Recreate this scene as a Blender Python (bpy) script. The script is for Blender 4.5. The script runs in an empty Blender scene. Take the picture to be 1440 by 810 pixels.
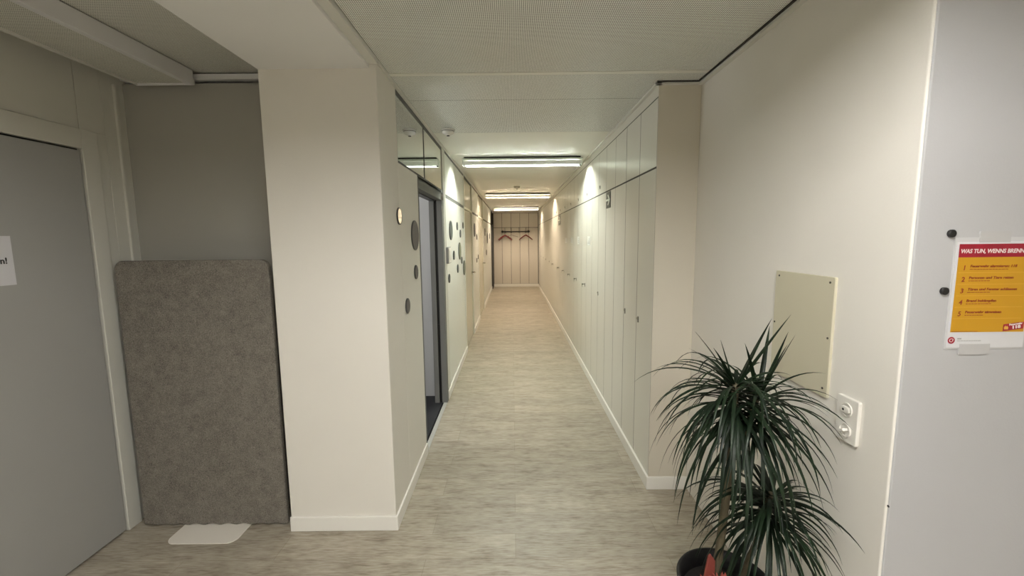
import bpy, bmesh, math, random
from mathutils import Vector, Matrix
random.seed(7)
S = bpy.context.scene
COL = S.collection
PI = math.pi

# ------------------------------------------------------------------ materials
def new_mat(name):
    m = bpy.data.materials.new(name); m.use_nodes = True
    nt = m.node_tree; return m, nt, nt.nodes['Principled BSDF']

def mat(name, col, rough=.5, metal=0., spec=.5, mottle=0., mscale=6., bump=0., bscale=120., coat=0., emit=None, estr=0.):
    m, nt, b = new_mat(name)
    b.inputs['Base Color'].default_value = (*col, 1); b.inputs['Roughness'].default_value = rough
    b.inputs['Metallic'].default_value = metal; b.inputs['Specular IOR Level'].default_value = spec
    b.inputs['Coat Weight'].default_value = coat
    if emit:
        b.inputs['Emission Color'].default_value = (*emit, 1); b.inputs['Emission Strength'].default_value = estr
    tc = nt.nodes.new('ShaderNodeTexCoord')
    if mottle:
        n = nt.nodes.new('ShaderNodeTexNoise'); n.inputs['Scale'].default_value = mscale; n.inputs['Detail'].default_value = 5
        r = nt.nodes.new('ShaderNodeMapRange'); r.inputs['To Min'].default_value = 1 - mottle; r.inputs['To Max'].default_value = 1 + mottle
        mx = nt.nodes.new('ShaderNodeMix'); mx.data_type = 'RGBA'; mx.blend_type = 'MULTIPLY'; mx.inputs['Factor'].default_value = 1
        mx.inputs[6].default_value = (*col, 1)
        nt.links.new(tc.outputs['Object'], n.inputs['Vector']); nt.links.new(n.outputs['Fac'], r.inputs['Value'])
        nt.links.new(r.outputs['Result'], mx.inputs[7]); nt.links.new(mx.outputs[2], b.inputs['Base Color'])
    if bump:
        n = nt.nodes.new('ShaderNodeTexNoise'); n.inputs['Scale'].default_value = bscale; n.inputs['Detail'].default_value = 3
        bp = nt.nodes.new('ShaderNodeBump'); bp.inputs['Strength'].default_value = bump; bp.inputs['Distance'].default_value = .002
        nt.links.new(tc.outputs['Object'], n.inputs['Vector']); nt.links.new(n.outputs['Fac'], bp.inputs['Height'])
        nt.links.new(bp.outputs['Normal'], b.inputs['Normal'])
    return m

def floor_mat():
    m, nt, b = new_mat('vinyl_planks'); N = nt.nodes.new; L = nt.links.new
    tc = N('ShaderNodeTexCoord')
    br = N('ShaderNodeTexBrick'); br.inputs['Scale'].default_value = 1; br.inputs['Brick Width'].default_value = 1.22
    br.inputs['Row Height'].default_value = .18; br.inputs['Mortar Size'].default_value = .0018; br.inputs['Mortar Smooth'].default_value = .3
    br.offset = .37
    br.inputs['Color1'].default_value = (.90, .90, .90, 1); br.inputs['Color2'].default_value = (1.06, 1.06, 1.06, 1); br.inputs['Mortar'].default_value = (.76, .745, .71, 1)
    L(tc.outputs['Object'], br.inputs['Vector'])
    mp = N('ShaderNodeMapping'); mp.inputs['Scale'].default_value = (5, 26, 1); L(tc.outputs['Object'], mp.inputs['Vector'])
    n1 = N('ShaderNodeTexNoise'); n1.inputs['Scale'].default_value = 1; n1.inputs['Detail'].default_value = 8; n1.inputs['Roughness'].default_value = .68; n1.inputs['Distortion'].default_value = .4
    L(mp.outputs['Vector'], n1.inputs['Vector'])
    mp2 = N('ShaderNodeMapping'); mp2.inputs['Scale'].default_value = (2.6, 7, 1); L(tc.outputs['Object'], mp2.inputs['Vector'])
    n2 = N('ShaderNodeTexNoise'); n2.inputs['Scale'].default_value = 1.4; n2.inputs['Detail'].default_value = 6; n2.inputs['Roughness'].default_value = .6
    L(mp2.outputs['Vector'], n2.inputs['Vector'])
    mp3 = N('ShaderNodeMapping'); mp3.inputs['Scale'].default_value = (16, 110, 1); L(tc.outputs['Object'], mp3.inputs['Vector'])
    n3 = N('ShaderNodeTexNoise'); n3.inputs['Scale'].default_value = 1; n3.inputs['Detail'].default_value = 4
    L(mp3.outputs['Vector'], n3.inputs['Vector'])
    a = N('ShaderNodeMath'); a.operation = 'MULTIPLY_ADD'; a.inputs[1].default_value = .40; L(n1.outputs['Fac'], a.inputs[0])
    a2 = N('ShaderNodeMath'); a2.operation = 'MULTIPLY'; a2.inputs[1].default_value = .24; L(n2.outputs['Fac'], a2.inputs[0]); L(a2.outputs[0], a.inputs[2])
    a3 = N('ShaderNodeMath'); a3.operation = 'MULTIPLY_ADD'; a3.inputs[1].default_value = .36; L(n3.outputs['Fac'], a3.inputs[0]); L(a.outputs[0], a3.inputs[2])
    cr = N('ShaderNodeValToRGB'); e = cr.color_ramp.elements
    e[0].position = .35; e[0].color = (.185, .150, .108, 1); e[1].position = .64; e[1].color = (.50, .46, .385, 1)
    x = e.new(.49); x.color = (.37, .33, .262, 1)
    L(a3.outputs[0], cr.inputs['Fac'])
    mx = N('ShaderNodeMix'); mx.data_type = 'RGBA'; mx.blend_type = 'MULTIPLY'; mx.inputs['Factor'].default_value = 1
    L(cr.outputs['Color'], mx.inputs[6]); L(br.outputs['Color'], mx.inputs[7]); L(mx.outputs[2], b.inputs['Base Color'])
    b.inputs['Roughness'].default_value = .42; b.inputs['Specular IOR Level'].default_value = .42
    bp = N('ShaderNodeBump'); bp.inputs['Strength'].default_value = .25; bp.inputs['Distance'].default_value = .0015
    L(n1.outputs['Fac'], bp.inputs['Height']); L(bp.outputs['Normal'], b.inputs['Normal'])
    return m

def perforated_mat(name, col, pitch=.0072, rad=.0021, rough=.38, dots=True):
    """painted metal tile with a square grid of punched holes"""
    m, nt, b = new_mat(name); N = nt.nodes.new; L = nt.links.new
    tc = N('ShaderNodeTexCoord'); sp = N('ShaderNodeSeparateXYZ'); L(tc.outputs['Object'], sp.inputs[0])
    sq = []
    for ax in (0, 1):
        d = N('ShaderNodeMath'); d.operation = 'DIVIDE'; d.inputs[1].default_value = pitch; L(sp.outputs[ax], d.inputs[0])
        f = N('ShaderNodeMath'); f.operation = 'FRACT'; L(d.outputs[0], f.inputs[0])
        s = N('ShaderNodeMath'); s.operation = 'SUBTRACT'; s.inputs[1].default_value = .5; L(f.outputs[0], s.inputs[0])
        p = N('ShaderNodeMath'); p.operation = 'MULTIPLY'; L(s.outputs[0], p.inputs[0]); L(s.outputs[0], p.inputs[1]); sq.append(p)
    ad = N('ShaderNodeMath'); ad.operation = 'ADD'; L(sq[0].outputs[0], ad.inputs[0]); L(sq[1].outputs[0], ad.inputs[1])
    lt = N('ShaderNodeMath'); lt.operation = 'LESS_THAN'; lt.inputs[1].default_value = (rad / pitch) ** 2; L(ad.outputs[0], lt.inputs[0])
    mx = N('ShaderNodeMix'); mx.data_type = 'RGBA'; mx.inputs[6].default_value = (*col, 1); mx.inputs[7].default_value = (.03, .03, .028, 1)
    L(lt.outputs[0], mx.inputs['Factor']); L(mx.outputs[2], b.inputs['Base Color'])
    b.inputs['Roughness'].default_value = rough; b.inputs['Specular IOR Level'].default_value = .4
    return m

def felt_mat():
    m, nt, b = new_mat('grey_felt'); N = nt.nodes.new; L = nt.links.new
    tc = N('ShaderNodeTexCoord')
    n1 = N('ShaderNodeTexNoise'); n1.inputs['Scale'].default_value = 210; n1.inputs['Detail'].default_value = 5; n1.inputs['Roughness'].default_value = .75; n1.inputs['Distortion'].default_value = 1.2
    n2 = N('ShaderNodeTexNoise'); n2.inputs['Scale'].default_value = 22; n2.inputs['Detail'].default_value = 4
    for n in (n1, n2): L(tc.outputs['Object'], n.inputs['Vector'])
    a = N('ShaderNodeMath'); a.operation = 'MULTIPLY_ADD'; a.inputs[1].default_value = .85; L(n1.outputs['Fac'], a.inputs[0])
    a2 = N('ShaderNodeMath'); a2.operation = 'MULTIPLY'; a2.inputs[1].default_value = .15; L(n2.outputs['Fac'], a2.inputs[0]); L(a2.outputs[0], a.inputs[2])
    cr = N('ShaderNodeValToRGB'); e = cr.color_ramp.elements
    e[0].position = .39; e[0].color = (.082, .074, .063, 1); e[1].position = .61; e[1].color = (.262, .242, .208, 1)
    L(a.outputs[0], cr.inputs['Fac']); L(cr.outputs['Color'], b.inputs['Base Color']); b.inputs['Roughness'].default_value = .95
    b.inputs['Specular IOR Level'].default_value = .15
    bp = N('ShaderNodeBump'); bp.inputs['Strength'].default_value = .5; bp.inputs['Distance'].default_value = .002
    L(n1.outputs['Fac'], bp.inputs['Height']); L(bp.outputs['Normal'], b.inputs['Normal'])
    return m

def glass_mat():
    m = bpy.data.materials.new('clear_glass'); m.use_nodes = True; nt = m.node_tree; nt.nodes.clear(); N = nt.nodes.new; L = nt.links.new
    out = N('ShaderNodeOutputMaterial'); mx = N('ShaderNodeMixShader'); fr = N('ShaderNodeFresnel'); fr.inputs['IOR'].default_value = 1.55
    tr = N('ShaderNodeBsdfTransparent'); tr.inputs['Color'].default_value = (.96, .97, .96, 1)
    gl = N('ShaderNodeBsdfGlossy'); gl.inputs['Roughness'].default_value = .02; gl.inputs['Color'].default_value = (.9, .92, .9, 1)
    mu = N('ShaderNodeMath'); mu.operation = 'MULTIPLY'; mu.inputs[1].default_value = 2.4; mu.use_clamp = True
    L(fr.outputs[0], mu.inputs[0]); L(mu.outputs[0], mx.inputs[0]); L(tr.outputs[0], mx.inputs[1]); L(gl.outputs[0], mx.inputs[2]); L(mx.outputs[0], out.inputs[0])
    return m

def leaf_mat():
    m, nt, b = new_mat('dracaena_leaf'); N = nt.nodes.new; L = nt.links.new
    tc = N('ShaderNodeTexCoord'); n = N('ShaderNodeTexNoise'); n.inputs['Scale'].default_value = 14; L(tc.outputs['Object'], n.inputs['Vector'])
    cr = N('ShaderNodeValToRGB'); e = cr.color_ramp.elements
    e[0].position = .3; e[0].color = (.003, .007, .004, 1); e[1].position = .75; e[1].color = (.011, .024, .010, 1)
    L(n.outputs['Fac'], cr.inputs['Fac']); L(cr.outputs['Color'], b.inputs['Base Color']); b.inputs['Roughness'].default_value = .42; b.inputs['Specular IOR Level'].default_value = .2
    return m

M = {}
M['floor'] = floor_mat()
M['paint'] = mat('wall_paint', (.74, .715, .66), .75, spec=.25, mottle=.03, mscale=3, bump=.12, bscale=160)
M['paint_right'] = mat('wall_paint_right', (.77, .745, .695), .7, spec=.25, mottle=.03, mscale=3, bump=.15, bscale=120)
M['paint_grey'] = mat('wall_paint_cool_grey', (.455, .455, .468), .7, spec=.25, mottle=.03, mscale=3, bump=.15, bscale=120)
M['laminate'] = mat('white_laminate', (.70, .69, .635), .27, spec=.5, mottle=.015, mscale=2)
M['panel_white'] = mat('white_wall_panel', (.72, .735, .70), .3, spec=.45, mottle=.015, mscale=2)
M['end_panel'] = mat('cream_end_panel', (.60, .56, .475), .45, mottle=.025, mscale=3)
M['end_wall'] = mat('far_wall_panel', (.60, .56, .50), .5, mottle=.02, mscale=2)
M['carcass'] = mat('cupboard_carcass', (.045, .043, .038), .8)
M['trim'] = mat('white_trim', (.66, .655, .61), .4, mottle=.01)
M['base'] = mat('baseboard_white', (.80, .785, .74), .35, mottle=.01)
M['strip'] = mat('grey_threshold', (.42, .42, .40), .5)
M['dark_gap'] = mat('shadow_gap', (.03, .028, .025), .8)
M['soffit'] = mat('soffit_paint', (.82, .82, .81), .8, spec=.2, mottle=.02, mscale=2)
M['perf'] = perforated_mat('perforated_tile', (.88, .90, .865), .0078, .0023)
M['perf_alcove'] = perforated_mat('perforated_alcove_tile', (.74, .74, .68), .0072, .0019, .6)
M['ceil_plain'] = mat('satin_metal_tile', (.79, .79, .73), .4, spec=.5, mottle=.02, mscale=1.5)
M['grey_wall'] = mat('grey_alcove_paint', (.365, .355, .318), .8, spec=.2, mottle=.03, mscale=3)
M['door_grey'] = mat('grey_door_laminate', (.35, .35, .335), .5, mottle=.03, mscale=3)
M['frame_beige'] = mat('beige_frame_paint', (.61, .605, .55), .5, mottle=.03, mscale=4)
M['box_grey'] = mat('pale_grey_fascia', (.70, .70, .71), .5)
M['dark_frame'] = mat('anthracite_frame', (.07, .07, .068), .7, spec=.15)
M['mid_frame'] = mat('grey_steel_frame', (.17, .172, .165), .75, spec=.15)
M['black'] = mat('black_plastic', (.012, .012, .012), .4)
M['felt'] = felt_mat()
M['white_steel'] = mat('white_steel', (.78, .74, .67), .4)
M['glass'] = glass_mat()
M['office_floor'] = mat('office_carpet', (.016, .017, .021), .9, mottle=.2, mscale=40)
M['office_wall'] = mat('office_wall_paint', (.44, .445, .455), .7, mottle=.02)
M['door_olive'] = mat('olive_grey_door', (.60, .58, .48), .2, spec=.6)
M['frame_olive'] = mat('olive_beige_frame', (.55, .53, .44), .45)
M['disc_smoke'] = mat('smoky_acrylic', (.075, .072, .085), .45, spec=.35)
M['disc_teal'] = mat('teal_grey_acrylic', (.06, .085, .088), .4, spec=.35)
M['disc_olive'] = mat('olive_acrylic', (.14, .165, .11), .4, spec=.35)
M['mirror'] = mat('mirror_face', (.85, .86, .84), .06, metal=1)
M['disc_rim'] = mat('dark_rim', (.05, .05, .05), .4)
M['cream_plate'] = mat('cream_metal_plate', (.585, .55, .42), .45, mottle=.02, mscale=5)
M['white_plastic'] = mat('white_plastic', (.76, .74, .69), .35)
M['paper'] = mat('white_paper', (.62, .62, .645), .55)
M['sleeve'] = mat('clear_sleeve', (.56, .56, .57), .25)
M['poster_yellow'] = mat('poster_yellow', (.52, .27, .010), .45)
M['poster_red'] = mat('poster_red', (.30, .008, .025), .45)
M['ink_white'] = mat('ink_white', (.75, .68, .66), .5)
M['ink_red'] = mat('ink_red', (.24, .03, .012), .5)
M['ink_line'] = mat('ink_pale_line', (.72, .42, .07), .5)
M['ink_black'] = mat('ink_black', (.02, .02, .02), .5)
M['ink_grey'] = mat('ink_grey', (.32, .32, .32), .5)
M['tape'] = mat('clear_tape', (.49, .485, .49), .25)
M['sign_dark'] = mat('sign_dark_green', (.055, .06, .045), .4)
M['sign_white'] = mat('sign_white', (.7, .72, .66), .5)
M['lamp_metal'] = mat('white_lamp_metal', (.58, .62, .56), .35)
def opal_mat(tr):
    m = bpy.data.materials.new('opal_diffuser'); m.use_nodes = True; nt = m.node_tree; nt.nodes.clear(); N = nt.nodes.new; L = nt.links.new
    out = N('ShaderNodeOutputMaterial'); mx = N('ShaderNodeMixShader'); mx.inputs[0].default_value = tr
    d = N('ShaderNodeBsdfDiffuse'); d.inputs[0].default_value = (.8, .82, .78, 1); t = N('ShaderNodeBsdfTranslucent'); t.inputs[0].default_value = (.75, .78, .73, 1)
    L(d.outputs[0], mx.inputs[1]); L(t.outputs[0], mx.inputs[2]); L(mx.outputs[0], out.inputs[0]); return m
M['opal'] = opal_mat(.10); M['opal_dense'] = opal_mat(.025)
M['reflector'] = mat('white_reflector', (.85, .85, .83), .3)
M['chrome'] = mat('chrome_metal', (.55, .54, .5), .25, metal=1)
M['brass_dark'] = mat('dark_lock_metal', (.10, .095, .08), .35, metal=.8)
M['pot'] = mat('black_pot', (.009, .0085, .009), .5, spec=.3)
M['soil'] = mat('potting_soil', (.009, .007, .006), .95, mottle=.4, mscale=60, bump=1, bscale=80)
M['cane'] = mat('plant_cane', (.085, .070, .040), .8, mottle=.3, mscale=40, bump=.6, bscale=60)
M['leaf'] = leaf_mat()
M['red_deco'] = mat('red_felt_paper', (.17, .030, .020), .7, mottle=.15, mscale=30)
M['pink_deco'] = mat('pink_red_paper', (.27, .05, .036), .7, mottle=.15, mscale=40)
M['hanger_red'] = mat('red_hanger_wood', (.20, .025, .025), .4)
M['hanger_brown'] = mat('brown_red_hanger_wood', (.16, .03, .022), .4)
M['rack_metal'] = mat('dark_rack_metal', (.05, .045, .04), .4, metal=.6)
M['wire'] = mat('thin_hanger_wire', (.20, .17, .15), .4, metal=.5)
M['tag_white'] = mat('tag_white', (.70, .71, .68), .5)

# ------------------------------------------------------------------ geometry helpers
class MB:
    def __init__(s): s.bm = bmesh.new()
    def box(s, x0, x1, y0, y1, z0, z1):
        g = bmesh.ops.create_cube(s.bm, size=1)['verts']
        for v in g:
            v.co = Vector((x0 + (v.co.x + .5) * (x1 - x0), y0 + (v.co.y + .5) * (y1 - y0), z0 + (v.co.z + .5) * (z1 - z0)))
        return s
    def cyl(s, c, ax, r, h, r2=None, n=32):
        """cylinder / cone frustum from centre of base along axis ax"""
        a = Vector(ax).normalized(); q = Vector((0, 0, 1)).rotation_difference(a).to_matrix().to_4x4()
        mt = Matrix.Translation(Vector(c) + a * h / 2) @ q
        bmesh.ops.create_cone(s.bm, cap_ends=True, segments=n, radius1=r, radius2=r if r2 is None else r2, depth=h, matrix=mt); return s
    def lathe(s, c, prof, n=48, ax=(0, 0, 1)):
        q = Vector((0, 0, 1)).rotation_difference(Vector(ax).normalized()).to_matrix()
        rings = []
        for r, z in prof:
            rings.append([s.bm.verts.new(Vector(c) + q @ Vector((r * math.cos(2 * PI * i / n), r * math.sin(2 * PI * i / n), z))) for i in range(n)])
        for a, b in zip(rings, rings[1:]):
            for i in range(n): s.bm.faces.new((a[i], a[(i + 1) % n], b[(i + 1) % n], b[i]))
        return s
    def tube(s, pts, rad, n=10, caps=True):
        pts = [Vector(p) for p in pts]; R = rad if isinstance(rad, (list, tuple)) else [rad] * len(pts)
        rings = []; up = Vector((0, 0, 1)); prev = None
        for i, p in enumerate(pts):
            t = (pts[min(i + 1, len(pts) - 1)] - pts[max(i - 1, 0)]).normalized()
            if prev is None:
                u = t.cross(up); u = t.cross(Vector((1, 0, 0))) if u.length < .05 else u
            else:
                u = prev - t * prev.dot(t)
            u.normalize(); prev = u; w = t.cross(u)
            rings.append([s.bm.verts.new(p + (u * math.cos(2 * PI * k / n) + w * math.sin(2 * PI * k / n)) * R[i]) for k in range(n)])
        for a, b in zip(rings, rings[1:]):
            for k in range(n): s.bm.faces.new((a[k], a[(k + 1) % n], b[(k + 1) % n], b[k]))
        if caps:
            s.bm.faces.new(rings[0][::-1]); s.bm.faces.new(rings[-1])
        return s
    def prism(s, poly, o, u, v, w, h):
        """polygon (2-D) placed at o with axes u, v; extruded h along w"""
        o, u, v, w = Vector(o), Vector(u), Vector(v), Vector(w)
        a = [s.bm.verts.new(o + u * p[0] + v * p[1]) for p in poly]; b = [s.bm.verts.new(x.co + w * h) for x in a]; n = len(poly)
        s.bm.faces.new(a[::-1]); s.bm.faces.new(b)
        for i in range(n): s.bm.faces.new((a[i], a[(i + 1) % n], b[(i + 1) % n], b[i]))
        return s
    def build(s, name, m, parent=None, bevel=0., smooth=False, seg=2):
        bmesh.ops.recalc_face_normals(s.bm, faces=s.bm.faces)
        me = bpy.data.meshes.new(name); s.bm.to_mesh(me); s.bm.free()
        me.materials.append(m); o = bpy.data.objects.new(name, me); COL.objects.link(o)
        if parent: o.parent = parent
        if smooth:
            for p in me.polygons: p.use_smooth = True
        if bevel:
            md = o.modifiers.new('bevel', 'BEVEL'); md.width = bevel; md.segments = seg; md.limit_method = 'ANGLE'
        return o

def tag(o, label, cat, group=None):
    o['label'] = label; o['category'] = cat
    if group: o['group'] = group
    return o
def empty(name, loc=(0, 0, 0)):
    o = bpy.data.objects.new(name, None); o.location = loc; o.empty_display_size = .05; COL.objects.link(o); return o
def struct(o):
    o['kind'] = 'structure'; return o
def reparent(o, root):                       # world-space mesh under an empty that is not at the origin
    o.data.transform(Matrix.Translation(-Vector(root.location))); o.parent = root; return o
def put(mb, name, m, root, **k):
    return reparent(mb.build(name, m, **k), root)
def rrect(w, h, r, n=6, r_bottom=None):
    """rounded rectangle centred at 0"""
    pts = []
    rb = r if r_bottom is None else r_bottom
    for cx, cy, a0, rr in ((1, 1, 0, r), (-1, 1, 90, r), (-1, -1, 180, rb), (1, -1, 270, rb)):
        for i in range(n + 1):
            a = math.radians(a0 + 90 * i / n)
            pts.append((cx * (w / 2 - rr) + rr * math.cos(a), cy * (h / 2 - rr) + rr * math.sin(a)))
    return pts
def text(body, name, m, size, o, rot, parent, shear=0., bold=0., align='LEFT', width=None):
    c = bpy.data.curves.new(name, 'FONT'); c.body = body; c.size = size; c.shear = shear; c.offset = bold; c.extrude = .0002; c.align_x = align; c.resolution_u = 3
    t = bpy.data.objects.new('tmp_text', c); COL.objects.link(t)
    bpy.context.view_layer.update()
    me = bpy.data.meshes.new_from_object(t.evaluated_get(bpy.context.evaluated_depsgraph_get())); bpy.data.objects.remove(t)
    xs = [v.co.x for v in me.vertices]
    sx = 1 if not width else width / (max(xs) - min(xs))
    me.transform(Matrix.Translation(Vector(o)) @ rot.to_4x4() @ Matrix.Diagonal((sx, 1, 1, 1)))
    me.materials.clear(); me.materials.append(m); me.name = name
    ob = bpy.data.objects.new(name, me); COL.objects.link(ob); reparent(ob, parent); return ob
from mathutils import Euler
ROT_FRONT = Euler((PI / 2, 0, 0)).to_matrix()             # reads from -Y
ROT_LEFTWALL = Euler((PI / 2, 0, PI / 2)).to_matrix()     # on a wall facing +X

# ------------------------------------------------------------------ key dimensions
XL, XR, XW, XD = -.658, .846, 1.091, -2.163
ZC, ZS = 2.47, 2.43
YP, XP, YR, YE, YB, YQ = 2.203, -1.239, 2.569, 14.03, 2.496, 1.174

# ------------------------------------------------------------------ shell
struct(MB().box(XD - .3, 3.7, -4.2, YR + .05, -.1, 0).box(XL - .02, XW + .2, YR + .05, YE + .1, -.1, 0).build('floor', M['floor']))
struct(MB().box(XP, XL, YP, 2.543, 0, 2.6).build('wall_pillar', M['paint'], bevel=.004))
w = MB()                                                           # corridor's left wall
w.box(XL - .1, XL, 2.543, 3.05, 0, 2.04)
w.box(XL - .1, XL, 2.543, 2.548, 2.04, 2.6)
w.box(XL - .1, XL, 4.165, 4.29, 0, 2.6)
w.box(XL - .1, XL - .035, 2.548, 4.165, ZC, 2.6)
struct(w.build('wall_left', M['paint'], bevel=.003))
def left_panel(y0, y1, nm):
    b = MB(); b.box(XL - .1, XL - .002, y0 + .004, y1 - .004, 0, 2.0).box(XL - .1, XL - .002, y0 + .004, y1 - .004, 2.036, 2.435)
    return struct(b.build(nm, M['panel_white'], bevel=.002))
left_panel(4.29, 5.90, 'wall_left_panel_near')
left_panel(7.13, 8.35, 'wall_left_panel_middle')
left_panel(9.68, 13.35, 'wall_left_panel_far')
struct(MB().box(XL - .12, XL - .065, 4.29, YE, 0, 2.6).build('wall_left_backing', M['mid_frame']))
b = MB()
for y0, y1 in ((4.29, 5.90), (7.13, 8.33), (9.70, 13.35)): b.box(XL - .06, XL - .006, y0, y1, 1.995, 2.040)
struct(b.build('trim_12', M['mid_frame']))
tr = MB()
for y in (4.17, 4.25, 5.90, 7.08, 8.33, 9.66): tr.box(XL - .02, XL + .004, y, y + .04, 0, 2.45)
struct(tr.build('trim_1', M['trim'], bevel=.002))
# right side
struct(MB().box(XW, XW + .25, YQ + .004, YR + .06, 0, 2.6).build('wall_right', M['paint_right'], bevel=.006, seg=3))
struct(MB().box(XW + .005, 3.7, YQ, YQ + .2, 0, 2.6).build('wall_right_front', M['paint_grey'], bevel=.004, seg=2))
struct(MB().box(XW + .004, XW + .2, YR + .06, YE + .1, 0, 2.6).build('wall_right_corridor', M['paint']))
struct(MB().box(3.6, 3.7, -4.2, YQ, 0, 2.6).build('wall_east', M['paint']))
struct(MB().box(XD - .3, 3.7, -4.3, -4.2, 0, 2.6).build('wall_behind', M['paint']))
# lobby's left wall with the grey door
w = MB()
w.box(XD - .2, XD, -4.2, 1.20, 0, 2.62).box(XD - .2, XD, 2.36, 2.6, 0, 2.62)
w.box(XD - .2, XD, 1.20, 2.219, 2.165, 2.62).box(XD - .2, XD, 2.222, 2.36, 2.163, 2.62).box(XD - .2, XD - .03, 1.2, 2.36, 2.1, 2.2)
struct(w.build('wall_lobby', M['frame_beige'], bevel=.002))
struct(MB().box(XD - .004, XD + .012, 2.430, 2.447, 0, 2.45).build('trim_2', M['frame_beige'], bevel=.003))
d = struct(MB().box(XD - .06, XD + .002, 1.29, 2.205, .012, 2.056).build('door_1', M['door_grey'], bevel=.002))
f = MB(); f.box(XD - .12, XD + .010, 2.215, 2.30, 0, 2.163).box(XD - .12, XD + .010, 1.2, 1.28, 0, 2.163).box(XD - .12, XD + .010, 1.28, 2.215, 2.066, 2.163).box(XD-.12, XD, 2.30, 2.36, 0, 2.163)
o = f.build('door_frame', M['frame_beige'], d, bevel=.003)
MB().box(XD - .14, XD - .02, 1.27, 2.22, 0, 2.08).build('shadow_gap', M['dark_gap'], d)
# alcove
struct(MB().box(XD - .2, XP + .2, YB, YB + .1, 0, 2.47).build('wall_alcove', M['grey_wall'], bevel=.001))
struct(MB().box(XD - .2, XP + .1, YB + .05, YB + .12, 2.40, 2.7).build('wall_alcove_gap', M['dark_gap']))
struct(MB().box(XD - .2, XP + .05, -4.2, YB + .06, 2.525, 2.62).build('ceiling_alcove', M['perf_alcove']))
struct(MB().box(XD, XP + .05, YB - .012, YB + .05, 2.487, 2.515).build('trim_3', M['box_grey']))
struct(MB().box(XP, XL - .035, -4.2, YP + .05, ZS, 2.62).build('ceiling_soffit', M['soffit'], bevel=.003))
b = MB().box(-2.03, -1.753, -4.0, 2.44, 2.455, 2.475)
box = struct(b.build('ceiling_dropped_strip', M['perf_alcove']))
MB().box(-1.753, -1.725, -4.0, 2.445, 2.442, 2.521).build('fascia', M['box_grey'], box, bevel=.003)
MB().box(-2.045, -2.030, -4.0, 2.445, 2.445, 2.475).build('edge_strip', M['trim'], box, bevel=.002)
MB().box(-2.045, -1.725, 2.440, 2.452, 2.445, 2.475).build('end_strip', M['box_grey'], box, bevel=.002)
MB().box(-1.97, -1.80, -4.0, 2.40, 2.475, 2.53).build('hanger_channel', M['dark_gap'], box)
# main ceiling tiles
def tiles(ys, x0, x1, m, nm):
    b = MB()
    for a, c in zip(ys, ys[1:]): b.box(x0, x1, a + .0015, c - .0015, ZC, ZC + .03)
    return struct(b.build(nm, m, bevel=.001, seg=1))
tiles([-4.2, -2.8, -1.5, -.2, 1.09, 2.385], XL + .012, XW - .006, M['perf'], 'ceiling')
struct(MB().box(XL + .012, XW - .006, 2.388, 2.425, ZC - .001, ZC + .03).build('trim_4', M['ceil_plain']))
tiles([2.425, 2.84, 3.69], XL + .012, XW - .006, M['perf'], 'ceiling_corridor_perforated')
tiles([3.69, 4.60, 5.30, 6.6, 7.9, 9.2, 10.5, 11.8, 13.1, YE], XL + .012, XR + .1, M['ceil_plain'], 'ceiling_corridor')
struct(MB().box(XL - .1, XW + .01, -4.2, YE + .1, ZC + .034, ZC + .1).build('ceiling_slab', M['dark_gap']))
struct(MB().box(XW - .02, 3.7, -4.2, YQ + .02, ZC + .001, ZC + .1).build('ceiling_lobby', M['ceil_plain']))
# ceiling edge profiles
t = MB(); t.box(XL - .036, XL + .010, -4.2, YP, 2.448, ZC + .02); t.box(XL - .02, XL + .012, YP, YE, 2.452, ZC + .02)
struct(t.build('trim_5', M['trim'], bevel=.002))
struct(MB().box(XL - .03, XL + .0015, 4.29, YE, 2.434, 2.453).build('shadow_strip_left', M['mid_frame']))  # dark grey strip stands in for the shadow gap above the panels
t = MB(); t.box(XR - .020, XR + .01, YR - .03, YE, 2.455, ZC + .01); t.box(XR - .020, XW, YR - .03, YR + .0, 2.455, ZC + .01); t.box(XW - .026, XW + .002, YQ - 5, YR - .01, 2.452, ZC + .01)
struct(t.build('trim_7', M['trim'], bevel=.002))
t = MB(); t.box(XW - .036, XW - .026, -4.2, YR - .03, 2.464, ZC + .02); t.box(XR - .02, XW - .026, YR - .040, YR - .030, 2.464, ZC + .02)
struct(t.build('shadow_strip_right', M['dark_gap']))  # near-black strip stands in for the shaded slot beside the ceiling profile
struct(MB().box(XR, XR + .03, YR, YE, 2.398, 2.456).build('trim_9', M['laminate']))
# baseboards
H, T = .085, .012
struct(MB().box(XP - .002, XL + T, YP - T, YP, 0, H).box(XL, XL + T, YP, 3.045, 0, H).build('baseboard_pillar', M['base'], bevel=.004))
bl = MB()
for a, c in ((4.12, 5.94), (7.1, 8.36), (9.66, 13.38)): bl.box(XL - .002, XL + T, a, c, 0, H)
struct(bl.build('baseboard_left', M['base'], bevel=.004))
struct(MB().box(XR - T, XR + .02, YR, YE, 0, H).box(XR - T, XW, YR - .014, YR - .0005, 0, H).build('baseboard_right', M['base'], bevel=.004))
struct(MB().box(XL + .04, XR - T, YE - .012, YE, 0, .095).build('baseboard_back', M['base'], bevel=.004))
# end wall with its five panels
struct(MB().box(XL - .1, XW + .2, YE + .004, YE + .12, 0, 2.62).build('wall_back_core', M['carcass']))
b = MB(); xs = [-.615, -.339, -.046, .242, .531, XR - .012]
for a, c in zip(xs, xs[1:]):
    b.box(a + .005, c - .005, YE, YE + .02, .10, 1.918); b.box(a + .005, c - .005, YE, YE + .02, 1.932, 2.385)
b.box(XL, XR, YE, YE + .02, 2.395, 2.47)
struct(b.build('wall_back', M['end_wall'], bevel=.002))
struct(MB().box(XL - .01, XL + .034, 13.42, YE, 0, 2.02).build('trim_10', M['dark_frame']))

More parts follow.
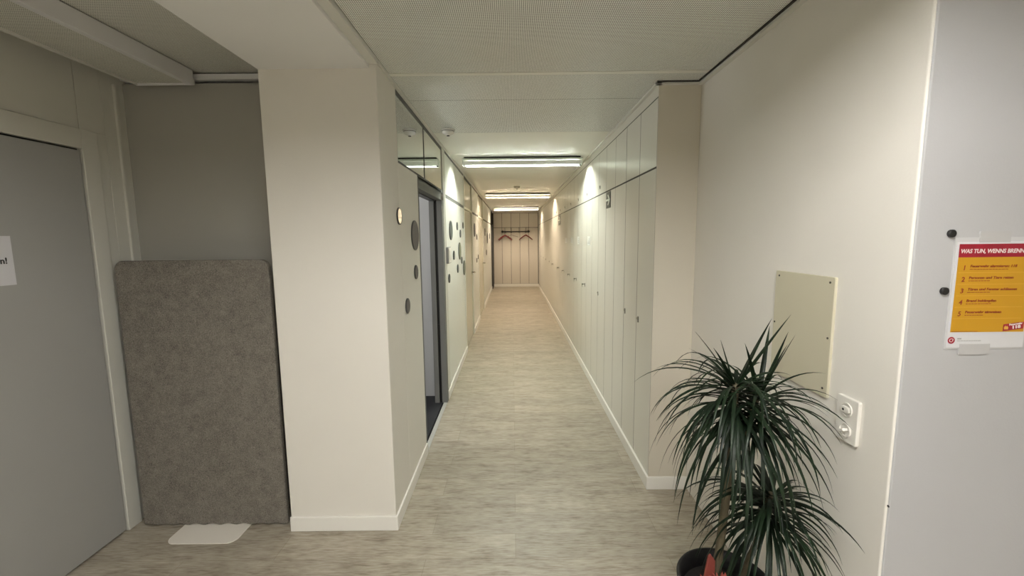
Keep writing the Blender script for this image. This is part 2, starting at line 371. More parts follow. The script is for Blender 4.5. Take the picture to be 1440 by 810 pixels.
# ------------------------------------------------------------------ office behind the open doorway
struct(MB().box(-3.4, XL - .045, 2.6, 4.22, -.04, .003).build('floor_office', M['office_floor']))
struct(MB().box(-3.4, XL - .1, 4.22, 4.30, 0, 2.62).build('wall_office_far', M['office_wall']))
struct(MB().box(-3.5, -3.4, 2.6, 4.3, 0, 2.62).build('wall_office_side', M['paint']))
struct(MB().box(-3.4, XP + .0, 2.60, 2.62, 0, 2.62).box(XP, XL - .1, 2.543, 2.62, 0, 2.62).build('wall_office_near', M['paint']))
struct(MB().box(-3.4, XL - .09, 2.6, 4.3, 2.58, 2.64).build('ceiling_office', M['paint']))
struct(MB().box(XL - .03, XL + .004, 3.07, 4.08, 0, .005).build('trim_11', M['strip'], bevel=.002))
# steel frame of the doorway
d = MB(); d.box(XL - .11, XL + .003, 3.05, 3.072, 0, 2.02).box(XL - .11, XL + .003, 3.072, 4.03, 1.952, 2.036).box(XL-.11, XL+.003, 3.05, 4.165, 2.018, 2.042)
dd = struct(d.build('door_2', M['mid_frame'], bevel=.002))
MB().box(XL - .045, XL + .006, 4.035, 4.115, 0, 1.955).box(XL - .115, XL - .07, 4.03, 4.12, 0, 1.955).build('door_jamb', M['mid_frame'], dd, bevel=.002)
MB().box(XL - .12, XL - .02, 4.055, 4.168, 0, 2.0).box(XL - .11, XL - .055, 3.072, 4.03, 1.945, 1.953).build('door_seal', M['black'], dd)
MB().box(XL - .069, XL - .046, 4.048, 4.056, 1.00, 1.10).box(XL - .069, XL - .046, 4.048, 4.056, .66, .78).build('strike_plate', M['black'], dd)
# transom window
y0, y1, z0, z1 = 2.548, 4.165, 2.042, 2.452
fr = MB(); t = .018
fr.box(XL - .06, XL - .004, y0, y0 + t, z0, z1).box(XL - .06, XL - .004, y1 - t, y1, z0, z1).box(XL - .06, XL - .004, y0, y1, z0, z0 + t * .8).box(XL - .06, XL - .004, y0, y1, z1 - .03, z1 + .02)
wn = struct(fr.build('window_1', M['mid_frame'], bevel=.003))
MB().box(XL - .05, XL - .004, 3.326, 3.344, z0 + .01, z1).build('mullion', M['dark_frame'], wn, bevel=.002)
MB().box(XL - .052, XL - .007, y1 - .03, y1 - .012, z0, z1).build('side_seal', M['dark_frame'], wn)
for a, c in ((y0 + .01, 3.33), (3.34, y1 - .01)):
    MB().box(XL - .0115, XL - .0065, a, c, z0 + .008, z1 - .02).build('pane', M['glass'], wn)

# closed doors further down the left wall
def side_door(y0, y1, nm):
    d = struct(MB().box(XL - .06, XL - .012, y0 + .05, y1 - .05, .01, 2.0).build(nm, M['door_olive'], bevel=.002))
    MB().box(XL - .06, XL - .012, y0 + .05, y1 - .05, 2.04, 2.43).build('overpanel', M['door_olive'], d, bevel=.002)
    MB().box(XL - .05, XL, y0, y0 + .046, 0, 2.44).box(XL - .05, XL, y1 - .046, y1, 0, 2.44).box(XL - .05, XL, y0 + .046, y1 - .046, 2.004, 2.036).build('door_frame', M['frame_olive'], d, bevel=.002)
    h = MB().tube([(XL - .012, y1 - .12, 1.05), (XL + .04, y1 - .12, 1.05), (XL + .045, y1 - .13, 1.05), (XL + .045, y1 - .24, 1.05)], .009)
    h.cyl((XL - .012, y1 - .12, 1.05), (1, 0, 0), .026, .008)
    h.build('door_handle', M['chrome'], d, smooth=True)
side_door(5.95, 7.08, 'door_3'); side_door(8.38, 9.66, 'door_4')

# ------------------------------------------------------------------ cupboards on the right
P = .337
ords = ['first', 'second', 'third', 'fourth', 'fifth', 'sixth', 'seventh', 'eighth', 'ninth']
locks = [2.858, 3.199, 4.228, 5.007, 5.684, 6.364, 7.075, 7.84, 8.942, 9.9, 10.9, 11.8, 12.736]
ulocks = [4.192, 4.899, 5.551, 6.251, 6.964, 7.65, 8.3]
tags_y = {4.78: .10, 5.53: .1, 6.155: .085, 6.81: .08}
proto_mesh = {}
def lock_parts(root, y, z, key, small=False):
    s = .8 if small else 1.
    e = MB(); e.prism(rrect(.018 * s, .042 * s, .0085 * s), (XR + .0005, y, z), (0, 1, 0), (0, 0, 1), (-1, 0, 0), .004)
    lk = put(e, 'lock', M['brass_dark'], root)
    c = MB().cyl((XR - .003, y, z + .008 * s), (-1, 0, 0), .0075 * s, .009); put(c, 'lock_barrel', M['chrome'], root).parent = lk
    if key:
        k = MB().box(XR - .024, XR - .012, y - .001, y + .001, z + .005, z + .011)
        k.prism([(.008 * math.cos(a * PI / 8), .008 * math.sin(a * PI / 8)) for a in range(16)], (XR - .029, y - .001, z + .008), (1, 0, 0), (0, 0, 1), (0, 1, 0), .002)
        k.tube([(XR - .032 + .002 * math.sin(a), y + .022 * math.sin(a) * .9, z - .012 + .016 * math.cos(a)) for a in [i * PI / 6 for i in range(13)]], .0015, 6, False)
        kk = put(k, 'key', M['brass_dark'], root); kk.parent = lk
    return lk
NU = 17
base_root = None
for k in range(NU):
    ya = YR + 2 * P * k; yb = ya + 2 * P
    if k < 9: lab = f'tall white double cupboard, {ords[k]} from the near end of the right row'
    else: lab = f'tall white double cupboard, {ords[NU - 1 - k]} from the far end of the right row'
    if k == 0: lab = 'tall white double cupboard nearest the viewer with cream end panel behind the plant'
    if k == 1: lab = 'tall white double cupboard with the larger arrow sign on it, second in the row'
    if k == NU - 1: lab = 'tall white double cupboard at the far end touching the coat rack wall'
    if k == 0:
        r = empty('cupboard', (XR + .12, ya, 0))
        parts = [put(MB().box(XR + .0008, XW - .002, ya + .002, yb, .09, 2.40).box(XR + .021, XW - .002, ya + .002, yb, 0, .09), 'carcass', M['carcass'], r)]
        for j in (0, 1):
            a, c = ya + P * j + .004, ya + P * (j + 1) - .004
            parts.append(put(MB().box(XR, XR + .02, a, c, .088, 1.995), 'door', M['laminate'], r, bevel=.0012, seg=1))
            parts.append(put(MB().box(XR, XR + .02, a, c, 2.006, 2.392), 'upper_door', M['laminate'], r, bevel=.0012, seg=1))
        first = (r, list(parts))
        e = put(MB().box(XR + .0005, XW - .001, ya - .004, ya + .001, .0, 2.456), 'end_panel', M['end_panel'], r, bevel=.001)
        e['label'] = 'cream end panel facing the lobby'
    else:
        r = first[0].copy(); COL.objects.link(r); r.location = (XR + .12, ya, 0)
        for p in first[1]:
            q = p.copy(); COL.objects.link(q); q.parent = r
    tag(r, lab, 'cupboard', 'white cupboards along the corridor')
    bpy.context.view_layer.update()
    for y in locks:
        if ya <= y < yb: lock_parts(r, y, 1.042, 4.9 < y < 9)
    for y in ulocks:
        if ya <= y < yb: lock_parts(r, y, 2.072, False, True)
    for y, h in tags_y.items():
        if ya <= y < yb:
            n = put(MB().box(XR - .0015, XR + .0005, y - .085, y + .085, 1.508, 1.508 + h), 'name_label', M['tag_white'], r)
            m2 = MB()
            for i in range(3): m2.box(XR - .0022, XR - .0012, y - .05, y + (.05 - .02 * i), 1.528 + .022 * i, 1.537 + .022 * i)
            q = put(m2, 'print_lines', M['ink_grey'], r); q.parent = n

# arrow signs on the cupboards
def arrow_sign(y0, y1, z0, z1, lab):
    r = empty('arrow_sign', (XR, (y0 + y1) / 2, z0))
    put(MB().box(XR - .004, XR - .0002, y0, y1, z0, z1), 'plate', M['sign_dark'], r, bevel=.001)
    w, h = y1 - y0, z1 - z0
    pl = [(-.5, .06), (.12, .06), (-.14, .30), (.02, .33), (.40, 0), (.02, -.33), (-.14, -.30), (.12, -.06), (-.5, -.06)]
    put(MB().prism([(-p[0] * w * .96, p[1] * h) for p in pl], (XR - .004, (y0 + y1) / 2, (z0 + z1) / 2), (0, 1, 0), (0, 0, 1), (-1, 0, 0), .001), 'arrow', M['sign_white'], r)
    tag(r, lab, 'sign', 'arrow signs on the cupboards')
arrow_sign(3.735, 3.905, 1.850, 1.990, 'dark sign with white arrow on the near cupboards, larger in view')
arrow_sign(7.58, 7.915, 1.815, 1.990, 'dark sign with small white mark on the cupboards halfway down the corridor')

# ------------------------------------------------------------------ ceiling lights
def ceiling_light(yc, lab, color, strength, x0=-.535, x1=.765, drop=.055, side='opal_dense'):
    r = empty('ceiling_light', ((x0 + x1) / 2, yc, ZC))
    hw = .066
    put(MB().box(x0 + .02, x1 - .02, yc - .055, yc + .055, ZC - .017, ZC - .0005), 'mounting_gap', M['dark_gap'], r)
    put(MB().box(x0, x1, yc - hw, yc + hw, ZC - .040, ZC - .017), 'housing', M['lamp_metal'], r, bevel=.003)
    for s in (-1, 1):
        pts = [(s * hw, -.041), (s * (hw - .004), -.041), (s * (hw - .010), -.088), (s * (hw - .006), -.088)]
        put(MB().prism(pts, (x0 + .006, yc, ZC), (0, 1, 0), (0, 0, 1), (1, 0, 0), x1 - x0 - .012), 'side_reflector', M[side], r)
    for s, x in ((1, x0), (-1, x1)):
        put(MB().prism([(-hw, -.041), (hw, -.041), (hw - .006, -.088), (-hw + .006, -.088)], (x + s * .003, yc, ZC), (0, 1, 0), (0, 0, 1), (s, 0, 0), .003), 'end_plate', M['lamp_metal'], r)
        put(MB().box(min(x + s * .007, x + s * .03), max(x + s * .007, x + s * .03), yc - .016, yc + .016, ZC - .093, ZC - .041), 'lamp_holder', M['black'], r, bevel=.003)
    em = mat('tube_glow', (.9, .9, .9), .5, emit=color, estr=strength)
    put(MB().cyl((x0 + .03, yc, ZC - drop), (1, 0, 0), .013, x1 - x0 - .06, n=16), 'fluorescent_tube', em, r, smooth=False)
    tag(r, lab, 'ceiling light', 'fluorescent ceiling lights across the corridor')
LG = 168
ceiling_light(4.81, 'fluorescent ceiling light with cool white tube, nearest in the corridor', (.95, 1.0, .89), 140)
ceiling_light(8.59, 'fluorescent ceiling light with warm tube, middle of the corridor row', (1, .80, .60), LG)
ceiling_light(12.38, 'fluorescent ceiling light with warm tube, closest to the coat rack', (1, .80, .60), LG)
LB = 190
ceiling_light(.30, 'fluorescent ceiling light above the lobby, out of view overhead', (1, .97, .925), 185, drop=.068, side='opal')
ceiling_light(-1.7, 'fluorescent ceiling light in the lobby behind the viewer', (1, .97, .925), LB, drop=.068, side='opal')
ceiling_light(-3.5, 'fluorescent ceiling light at the back of the lobby', (1, .97, .925), LB, drop=.068, side='opal')
la = bpy.data.lights.new('office_fill', 'POINT'); la.energy = 20; la.shadow_soft_size = .18; la.color = (.97, .98, 1)  # unseen point light added to brighten the office wall behind the transom
lo = bpy.data.objects.new('office_fill', la); lo.location = (-2.1, 2.95, 1.95); COL.objects.link(lo)

# smoke detectors
def detector(x, y, lab):
    r = empty('smoke_detector', (x, y, ZC))
    put(MB().cyl((x, y, ZC), (0, 0, -1), .056, .012, .054), 'base', M['white_plastic'], r, bevel=.002)
    put(MB().lathe((x, y, ZC), [(0, -.048), (.018, -.047), (.020, -.040), (.040, -.036), (.048, -.026), (.048, -.012), (0, -.012)]), 'sensor_head', M['white_plastic'], r, smooth=True)
    put(MB().cyl((x, y, ZC - .046), (0, 0, -1), .012, .006), 'sensor_cap', M['black'], r)
    put(MB().lathe((x, y, ZC), [(.0485, -.0125), (.0505, -.014), (.0485, -.0155)]), 'vent_ring', M['dark_gap'], r)
    tag(r, lab, 'smoke detector', 'smoke detectors on the ceiling')
detector(-.51, 3.57, 'white smoke detector on the perforated ceiling before the first light')
detector(.085, 7.45, 'white smoke detector on the plain ceiling between first and second lights')

# ------------------------------------------------------------------ discs on the left wall
def disc(y, z, dia, face, lab, nm='wall_disc'):
    r = empty(nm, (XL, y, z)); R = dia / 2
    put(MB().lathe((XL - .001, y, z), [(R - .006, 0), (R, 0), (R, .008), (R - .004, .010), (R - .004, .007)], 40, (1, 0, 0)), 'rim', M['disc_rim'], r)
    put(MB().cyl((XL - .001, y, z), (1, 0, 0), R - .003, .009, n=40), 'face', M[face], r)
    tag(r, lab, 'wall disc', 'round discs on the left wall')
G = 'disc_smoke'
disc(2.511, 1.731, .098, 'mirror', 'small shiny mirror disc, highest on the wall before the doorway')
disc(2.897, 1.622, .199, G, 'large smoky disc on the wall just before the open doorway')
disc(2.891, 1.376, .095, G, 'small grey disc directly below the large disc before the doorway')
disc(2.627, 1.187, .095, G, 'small grey disc, lowest on the wall before the doorway')
disc(4.599, 1.684, .203, 'disc_teal', 'large dark teal disc just above and right of the wall switch')
disc(5.134, 1.743, .093, 'disc_teal', 'small dark disc right of the large teal disc, near the top')
disc(5.43, 1.658, .098, 'disc_teal', 'small dark disc above the olive disc on the white panel')
disc(5.748, 1.769, .084, 'disc_olive', 'small pale disc at the upper far edge of the white panel')
disc(5.328, 1.443, .21, 'disc_olive', 'large olive green disc in the middle of the white panel')
disc(4.791, 1.412, .102, 'disc_teal', 'small grey disc level with the wall switch, to its right')
disc(5.527, 1.318, .09, 'disc_teal', 'small dark disc between the olive disc and the lowest large disc')
disc(5.773, 1.205, .199, 'disc_olive', 'large dark green disc, lowest large one by the panel edge')
disc(5.107, 1.241, .101, 'disc_teal', 'small grey disc below the olive disc on the white panel')
disc(4.40, 1.19, .092, 'disc_teal', 'small grey disc below the wall switch')
disc(7.50, 1.74, .23, G, 'large dark disc on the middle panel beyond the first closed door')
disc(7.95, 1.62, .10, G, 'small dark disc beside the large one on the middle panel')
disc(7.86, 1.196, .085, G, 'small dark disc, lower of the close pair on the middle panel')
disc(8.19, 1.245, .085, G, 'small dark disc, upper of the close pair on the middle panel')
disc(10.30, 1.74, .18, G, 'dark disc highest on the far left panel')
disc(11.25, 1.60, .28, G, 'largest dark disc on the far left panel')
disc(10.80, 1.24, .14, G, 'dark disc lowest on the far left panel')
disc(12.40, 1.66, .16, G, 'dark disc on the far left panel closest to the coat rack')

# wall switch box
r = empty('wall_switch', (XL, 4.335, 1.43))
put(MB().prism(rrect(.19, .165, .015), (XL - .002, 4.335, 1.432), (0, 1, 0), (0, 0, 1), (1, 0, 0), .026), 'back_box', M['ink_grey'], r, bevel=.002)
put(MB().prism(rrect(.175, .15, .012), (XL + .024, 4.335, 1.432), (0, 1, 0), (0, 0, 1), (1, 0, 0), .006), 'cover', M['white_plastic'], r, bevel=.002)
put(MB().prism(rrect(.08, .10, .008), (XL + .030, 4.335, 1.432), (0, 1, 0), (0, 0, 1), (1, 0, 0), .004), 'rocker', M['white_plastic'], r, bevel=.002)
tag(r, 'grey framed wall switch on the white panel beside the open doorway', 'switch')

# ------------------------------------------------------------------ right wall fittings
r = empty('access_panel', (XW, 1.593, 1.035))
put(MB().prism(rrect(.324, .421, .004, 2), (XW, 1.593, 1.2455), (0, 1, 0), (0, 0, 1), (-1, 0, 0), .010), 'plate', M['cream_plate'], r, bevel=.0015)
for y, z in ((1.452, 1.437), (1.732, 1.437), (1.445, 1.245), (1.745, 1.245), (1.452, 1.065), (1.735, 1.06)):
    put(MB().cyl((XW - .010, y, z), (-1, 0, 0), .004, .0015, n=12), 'screw', M['brass_dark'], r)
tag(r, 'cream metal cover plate screwed to the right wall above the plant', 'cover plate')
r = empty('wall_socket', (XW, 1.335, .927))
yc, zc = 1.335, 1.001
put(MB().prism(rrect(.088, .148, .006), (XW, yc, zc), (0, 1, 0), (0, 0, 1), (-1, 0, 0), .012), 'plate', M['white_plastic'], r, bevel=.002)
o = put(MB().lathe((XW - .012, yc, zc + .034), [(.023, 0), (.023, .004), (.019, .004), (.019, -.003), (0, -.003)], 40, (-1, 0, 0)), 'socket', M['white_plastic'], r)
o = put(MB().prism(rrect(.034, .022, .010), (XW - .010, yc + .001, zc + .034), (0, 1, 0), (0, 0, 1), (-1, 0, 0), .010), 'socket_insert', M['white_plastic'], r, bevel=.002)
put(MB().cyl((XW - .0198, yc + .006, zc + .034), (-1, 0, 0), .004, .0008, n=16), 'keyhole', M['black'], r)
o = put(MB().lathe((XW - .012, yc, zc - .034), [(.024, 0), (.024, .005), (.019, .005), (.019, .001), (0, .001)], 40, (-1, 0, 0)), 'switch_ring', M['white_plastic'], r)
put(MB().prism([(-.018, -.002), (.018, -.002), (.010, .014), (-.010, .014)], (XW - .013, yc, zc - .040), (0, .9, -.43), (-1, 0, 0), (0, .43, .9), .010), 'switch_knob', M['white_plastic'], r, bevel=.002)
tag(r, 'white double wall socket below the cream cover plate', 'socket')

# fire notice
X0, X1, Z0, Z1 = 1.203, 1.424, 1.278, 1.588
r = empty('fire_notice', ((X0 + X1) / 2, YQ, Z0))
put(MB().box(X0, X1, YQ - .0022, YQ - .0004, Z0, Z1), 'plastic_sleeve', M['sleeve'], r)
put(MB().box(X0 + .006, X1 - .003, YQ - .0032, YQ - .0022, Z0 + .004, Z1 - .012), 'sheet', M['paper'], r)
yx0, yx1 = 1.215, 1.4175
put(MB().box(yx0, yx1, YQ - .0037, YQ - .0031, 1.326, 1.534), 'yellow_field', M['poster_yellow'], r)
put(MB().box(yx0, yx1, YQ - .0038, YQ - .0031, 1.534, 1.570), 'red_header', M['poster_red'], r)
text('WAS TUN, WENNS BRENNT?', 'headline', M['ink_white'], .0155, (yx0 + .004, YQ - .0040, 1.5455), ROT_FRONT, r, shear=.15, bold=.0004, width=.186)
rows = ['Feuerwehr alarmieren: 118', 'Personen und Tiere retten', 'Türen und Fenster schliessen', 'Brand bekämpfen', 'Feuerwehr einweisen']
wid = [.128, .122, .135, .082, .100]
for i, s in enumerate(rows):
    z = 1.499 - .0318 * i
    text(str(i + 1), 'numeral', M['ink_red'], .0185, (yx0 + .014, YQ - .0040, z), ROT_FRONT, r, shear=.12, bold=.0004)
    text(s, 'instruction', M['ink_red'], .0098, (yx0 + .034, YQ - .0040, z + .0075), ROT_FRONT, r, shear=.15, bold=.00025, width=wid[i])
    b = MB(); x = yx0 + .034; random.seed(i)
    while x < yx0 + .034 + wid[i] * (.8 if i in (0, 3) else .45):
        l = random.uniform(.004, .010); b.box(x, x + l, YQ - .0040, YQ - .0036, z + .0012, z + .0028); x += l + .0015
    put(b, 'small_print', M['ink_red'], r)
    put(MB().box(yx0 + .004, yx1 - .012, YQ - .0040, YQ - .0036, z - .0075, z - .0069), 'divider', M['ink_line'], r)
bd = put(MB().prism([(0, 0), (.055, .007), (.055, .026), (0, .019)], (yx1 - .0575, YQ - .0036, 1.328), (1, 0, 0), (0, 0, 1), (0, -1, 0), .0008), 'badge', M['poster_red'], r)
rb = Euler((PI / 2, 0, 0)).to_matrix() @ Euler((0, 0, .125)).to_matrix()
text('Feuerwehr', 'badge_word', M['ink_white'], .0075, (yx1 - .042, YQ - .0046, 1.3435), rb, r, bold=.0003, width=.036)
text('118', 'badge_number', M['ink_white'], .0118, (yx1 - .034, YQ - .0046, 1.3345), rb, r, bold=.0006, width=.022)
put(MB().prism([(-.005, -.004), (.005, -.004), (.006, .001), (.002, .006), (0, .003), (-.003, .007), (-.006, .001)], (yx1 - .050, YQ - .0044, 1.337), (1, 0, 0), (0, 0, 1), (0, -1, 0), .0004), 'badge_flame', M['ink_line'], r)
put(MB().box(yx0 + .002, yx0 + .075, YQ - .0040, YQ - .0036, 1.3275, 1.3285), 'footer_line', M['ink_red'], r)
put(MB().cyl((yx0 + .0055, YQ - .0031, 1.303), (0, -1, 0), .0098, .0006, n=32), 'logo_disc', M['poster_red'], r)
b = MB()
b.tube([(yx0 + .0045 + .0045 * math.cos(a), YQ - .0040, 1.303 + .0045 * math.sin(a)) for a in [math.radians(50 + 28 * i) for i in range(10)]], .0008, 6)
b.tube([(yx0 + .0085, YQ - .0040, 1.300), (yx0 + .0100, YQ - .0040, 1.3065), (yx0 + .0060, YQ - .0040, 1.3075)], .0008, 6)
put(b, 'logo_mark', M['ink_white'], r)
b = MB().box(yx0 + .022, yx0 + .033, YQ - .0036, YQ - .0031, 1.3055, 1.309); x = yx0 + .022
while x < yx0 + .084:
    l = random.uniform(.004, .009); b.box(x, x + l, YQ - .0036, YQ - .0031, 1.3005, 1.3022); x += l + .0012
put(b, 'imprint', M['ink_grey'], r)
put(MB().box(1.268, 1.352, YQ - .0035, YQ - .0003, 1.574, 1.604), 'tape', M['tape'], r)
put(MB().box(1.245, 1.33, YQ - .0035, YQ - .0003, 1.262, 1.292), 'tape', M['tape'], r)
tag(r, 'yellow and red fire instruction notice taped to the wall at right', 'notice')
def magnet(x, z, lab):
    o = MB().lathe((x, YQ, z), [(0, .009), (.008, .009), (.0105, .0075), (.0105, .001), (.009, 0), (0, 0)], 32, (0, -1, 0)).build('magnet_button', M['black'], smooth=False)
    tag(o, lab, 'magnet', 'black magnets beside the fire notice')
magnet(1.189, 1.599, 'black round magnet at the top left corner of the fire notice')
magnet(1.186, 1.442, 'black round magnet halfway down the left edge of the notice')
o = MB().cyl((XW + .001, YQ - .001, .809), (-.6, -1, 0), .0025, .006, n=10).build('nail', M['black']); tag(o, 'tiny black nail at the wall corner below the fire notice', 'nail')
# paper on grey door
r = empty('door_note', (XD, 1.7, 1.42))
put(MB().box(XD + .002, XD + .0035, 1.555, 1.852, 1.420, 1.630), 'sheet', M['paper'], r)
text('n!', 'note_text', M['ink_black'], .036, (XD + .004, 1.802, 1.513), ROT_LEFTWALL, r, bold=.001)
tag(r, 'white paper note on the grey door at the left edge', 'paper note')

# ------------------------------------------------------------------ acoustic screen
r = empty('acoustic_screen', (-1.69, 2.265, 0))
prof = []
w, h, rc = .812, 1.50, .045
xl, xr_ = -2.096, -1.284
prof += [(xr_ - rc + rc * math.cos(a), h - rc + rc * math.sin(a)) for a in [PI / 2 * i / 8 for i in range(9)]]
prof += [(xl + rc + rc * math.cos(a), h - rc + rc * math.sin(a)) for a in [PI / 2 + PI / 2 * i / 8 for i in range(9)]]
n = 80
prof += [(xl + (xr_ - xl) * i / n, .010 + .0045 * math.sin(2 * PI * 9 * i / n)) for i in range(n + 1)]
put(MB().prism(prof, (0, 2.245, 0), (1, 0, 0), (0, 0, 1), (0, 1, 0), .032), 'felt_panel', M['felt'], r, bevel=.006)
fp = [(p[0], p[1]) for p in rrect(.375, .33, .05, 8)]
o = put(MB().prism(fp, (-1.683, 2.263, .0005), (1, 0, 0), (0, 1, 0), (0, 0, 1), .006), 'foot_plate', M['white_steel'], r, bevel=.002)
o['label'] = 'flat cream white steel foot plate'
tag(r, 'tall grey felt acoustic screen standing in the alcove', 'screen')

# ------------------------------------------------------------------ coat rack and hangers on the end wall
r = empty('coat_rack', (.097, YE, 1.795)); yr = YE - .07
put(MB().tube([(-.36, yr, 1.795), (.56, yr, 1.795)], .017), 'rail', M['rack_metal'], r, smooth=True)
for x in (-.32, .515):
    put(MB().cyl((x, YE, 1.795), (0, -1, 0), .018, .075).cyl((x, YE - .05, 1.795), (0, -1, 0), .040, .045, .034), 'bracket', M['rack_metal'], r)
hx = [-.24, -.035, .215, .43]
for x in hx:
    put(MB().tube([(x, yr - .01, 1.93), (x, yr - .035, 1.90), (x, yr - .02, 1.81), (x, yr - .02, 1.775), (x, yr - .05, 1.755), (x, yr - .075, 1.775)], .006), 'hook', M['rack_metal'], r, smooth=True)
tag(r, 'dark metal coat rack with hooks on the far end wall', 'coat rack')
def hanger(x, dy, ztop, m, lab, span=.215, drop=.15, thick=.017, tilt=0., nm='coat_hanger'):
    y = yr - .05 + dy
    r = empty(nm, (x, y, ztop))
    hk = [(x + .022 * math.cos(a), y, ztop - .01 + .022 * math.sin(a)) for a in [math.radians(-40 + 24 * i) for i in range(10)]]
    hk = hk + [(x - .004, y, ztop - .05), (x, y, ztop - .085)]
    put(MB().tube(hk, .0035, 8), 'hanger_hook', M['wire'], r, smooth=True)
    pts = []
    for i in range(-10, 11):
        u = i / 10; pts.append((x + span * u, y, ztop - .085 - drop * (abs(u) ** 1.25) + tilt * u))
    rad = [thick * (.65 + .35 * (1 - abs(i) / 10)) if thick > .01 else thick for i in range(-10, 11)]
    put(MB().tube(pts, rad, 10), 'hanger_arms', M[m], r, smooth=True)
    tag(r, lab, 'coat hanger', 'hangers on the coat rack')
hanger(-.24, -.016, 1.765, 'hanger_red', 'red coat hanger at left of the coat rack, front of the overlapping pair', tilt=-.01, thick=.026)
hanger(-.225, .032, 1.765, 'hanger_red', 'red coat hanger at left of the rack, behind the front red one', tilt=.02, thick=.016)
hanger(-.035, -.052, 1.765, 'wire', 'thin dark wire hanger in the middle of the coat rack', drop=.06, thick=.006, span=.23)
hanger(.43, 0, 1.765, 'hanger_brown', 'brown red coat hanger alone at right of the coat rack', thick=.024)

# ------------------------------------------------------------------ potted dracaena
PX, PY = .748, 1.40
r = empty('potted_dracaena', (PX, PY, 0))
put(MB().lathe((PX, PY, 0), [(0, .0005), (.115, .0005), (.120, .01), (.152, .345), (.160, .350), (.163, .372), (.158, .380), (.149, .378), (.144, .34), (.138, .315)], 56), 'pot', M['pot'], r, smooth=True)
put(MB().lathe((PX, PY, 0), [(.1415, .318), (.10, .326), (.05, .33), (0, .332)], 40), 'soil', M['soil'], r, smooth=True)
def cane(pts, rad, nm='cane'):
    P2 = [Vector(p) for p in pts]; out = []
    for i in range(len(P2) - 1):
        for k in range(6): out.append(P2[i].lerp(P2[i + 1], k / 6))
    out.append(P2[-1])
    R = [rad * (1 + .06 * math.sin(i * 2.1)) * (1 - .2 * i / len(out)) for i in range(len(out))]
    put(MB().tube(out, R, 12), nm, M['cane'], r, smooth=True)
topA, topB, topC = Vector((.738, 1.38, 1.10)), Vector((.822, 1.39, 1.06)), Vector((.880, 1.38, .705))
cane([(.700, 1.385, .32), (.716, 1.383, .55), (.736, 1.38, .85), (.738, 1.38, 1.11)], .015)
cane([(.736, 1.382, .84), (.79, 1.39, .95), (.822, 1.39, 1.07)], .011, 'side_branch')
cane([(.80, 1.42, .32), (.85, 1.40, .52), (.880, 1.38, .72)], .012)
def clampx(p):
    # leaves resting against the wall slide along it
    lim = XW - .012
    if p.x > lim: p.x = lim - .004 * ((p.z * 37) % 1)
    return p
def leaf(bm, base, az, el, L, w, droop, seg=11, twist=0.):
    d = Vector((math.cos(az) * math.cos(el), math.sin(az) * math.cos(el), math.sin(el)))
    p = base.copy(); st = L / seg; rows = []
    side0 = Vector((-math.sin(az), math.cos(az), 0))
    for i in range(seg + 1):
        t = i / seg
        wd = w * (min(1, .55 + 3 * t) if t < .15 else 1) * (1 - max(0, (t - .35) / .65) ** 1.6) + .0006
        side = side0.copy(); nrm = side.cross(d).normalized()
        c = clampx(p.copy()); a = clampx(p - side * wd / 2 + nrm * wd * .18); e = clampx(p + side * wd / 2 + nrm * wd * .18)
        rows.append([bm.verts.new(a), bm.verts.new(c), bm.verts.new(e)])
        p = p + d * st
        d = (d + Vector((0, 0, -1)) * droop * st * (.45 + 1.2 * t)).normalized()
        side0 = (side0 - d * side0.dot(d)); side0.z *= .9; side0.normalize()
    for A, B in zip(rows, rows[1:]):
        for k in (0, 1): bm.faces.new((A[k], A[k + 1], B[k + 1], B[k]))
def crown(c, n, L, nm, seed, up=.25, low=-.5, dmin=5, dmax=10, stem=.10, hi=.72, special=()):
    rnd = random.Random(seed); b = MB()
    for i in range(n):
        t = i / n
        az = i * 2.39996 + rnd.uniform(-.25, .25)
        el = low + (hi - low) * (t ** 1.15) + rnd.uniform(-.15, .15)
        ln = L * rnd.uniform(.75, 1.12) * (1 - .30 * t)
        ln *= 1 - .34 * max(0, math.cos(az))
        base = c + Vector((math.cos(az) * .009, math.sin(az) * .009, -stem + 1.1 * stem * t))
        leaf(b.bm, base, az, el, ln, rnd.uniform(.0092, .0142), rnd.uniform(dmin, dmax))
    for az, el, ln, dr in special: leaf(b.bm, c.copy(), az, el, ln, .016, dr)
    o = put(b, nm, M['leaf'], r, smooth=True)
    return o
crown(topA, 112, .42, 'foliage', 3, special=((-2.9, .25, .33, 5), (2.9, .5, .36, 4.5), (-2.6, .95, .20, 2), (2.7, 1.0, .22, 1.5), (3.0, .85, .20, 3), (2.4, 1.25, .16, 1), (.3, 1.05, .26, .8), (.1, .95, .30, .5), (-.4, 1.25, .2, 2)))
crown(topB, 92, .41, 'foliage', 11, special=((-.9, 1.2, .25, .8), (.9, .95, .27, .4), (.2, 1.15, .24, .5), (-1.05, .45, .29, 5.0), (-1.2, 1.2, .22, 1.5), (-2.6, 1.2, .22, 2.5)))
crown(topC, 118, .37, 'foliage', 21, low=-.35, dmin=6, dmax=11, special=((-1.0, .4, .29, 5.5), (-2.9, .5, .36, 6), (2.8, .45, .36, 6), (-2.5, .8, .3, 6), (1.9, .9, .25, 5)))
tag(r, 'tall potted dracaena with drooping dark leaves in a black pot by the right wall', 'plant')
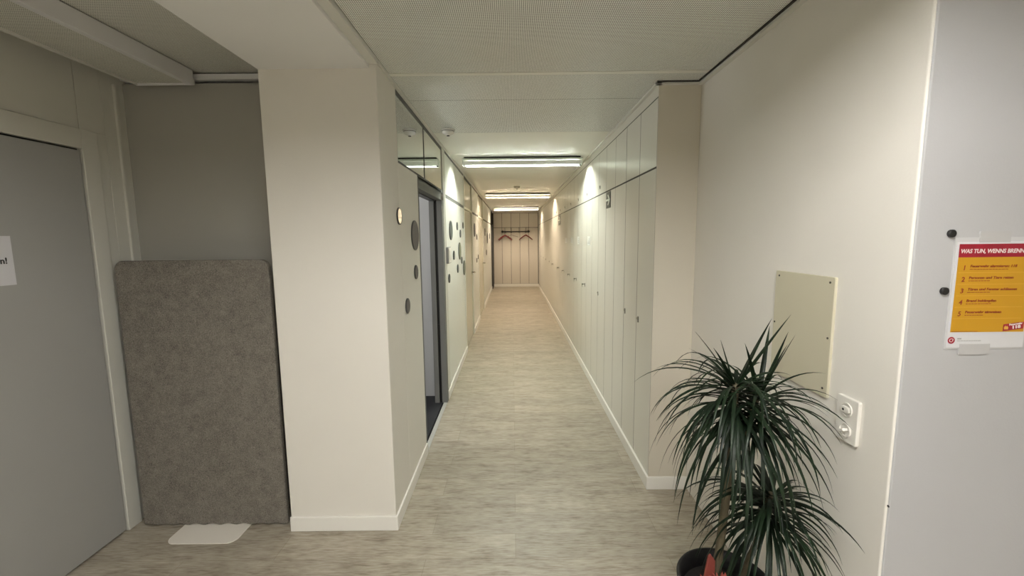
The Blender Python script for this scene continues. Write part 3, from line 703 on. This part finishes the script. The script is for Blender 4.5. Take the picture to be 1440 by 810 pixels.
# red decoration in the pot
r = empty('red_decoration', (.665, 1.33, .336)); cx, cy = .655, 1.335
put(MB().prism([(-.022, 0), (.022, 0), (.020, .150), (.004, .172), (-.004, .165), (-.018, .09)], (cx + .004, cy, .338), (1, .1, 0), (.05, .12, 1), (0, 1, 0), .010), 'red_spike', M['red_deco'], r, bevel=.002)
rnd = random.Random(5); b = MB()
b.lathe((cx + .012, cy - .02, .336), [(0, 0), (.028, .0), (.020, .03), (.012, .085), (0, .09)], 16)
for i in range(90):
    az = rnd.uniform(0, 2 * PI); leaf(b.bm, Vector((cx + .012 + rnd.uniform(-.035, .045), cy - .02 + rnd.uniform(-.03, .02), rnd.uniform(.40, .435))), az, rnd.uniform(.1, 1.2), rnd.uniform(.025, .05), .014, 16, 5)
put(b, 'ruffled_base', M['pink_deco'], r)
tag(r, 'red pointed decoration with pink ruffles in the black plant pot', 'decoration')

# ------------------------------------------------------------------ world, camera, view
wd = bpy.data.worlds.new('world'); S.world = wd; wd.use_nodes = True
wd.node_tree.nodes['Background'].inputs[0].default_value = (.5, .52, .55, 1); wd.node_tree.nodes['Background'].inputs[1].default_value = .05
f, pi_, ro, ya = 602.385, -.11683, -.01051, .00228
def rot(c, s, i, j):
    m = Matrix.Identity(3); m[i][i] = c; m[i][j] = s; m[j][i] = -s; m[j][j] = c; return m
Yw = rot(math.cos(ya), math.sin(ya), 0, 1); Pt = rot(math.cos(pi_), math.sin(pi_), 1, 2); Rl = rot(math.cos(ro), math.sin(ro), 0, 2)
Mx = Rl @ Pt @ Yw
R_, F_, U_ = Mx[0], Mx[1], Mx[2]
cam = bpy.data.cameras.new('camera'); co = bpy.data.objects.new('camera', cam); COL.objects.link(co)
cm = Matrix.Identity(4)
for i in range(3): cm[i][0] = R_[i]; cm[i][1] = U_[i]; cm[i][2] = -F_[i]
cm[2][3] = 1.6; co.matrix_world = cm
cam.sensor_width = 36; cam.lens = 36 * f / 1440; cam.clip_start = .02; cam.clip_end = 60
S.camera = co
S.view_settings.view_transform = 'Standard'; S.view_settings.look = 'None'; S.view_settings.gamma = 1; S.view_settings.use_curve_mapping = False
S.view_settings.exposure = .88
S.cycles.use_denoising = True; S.cycles.max_bounces = 10; S.cycles.diffuse_bounces = 6; S.cycles.glossy_bounces = 4
S.cycles.sample_clamp_indirect = 6; S.cycles.use_light_tree = True
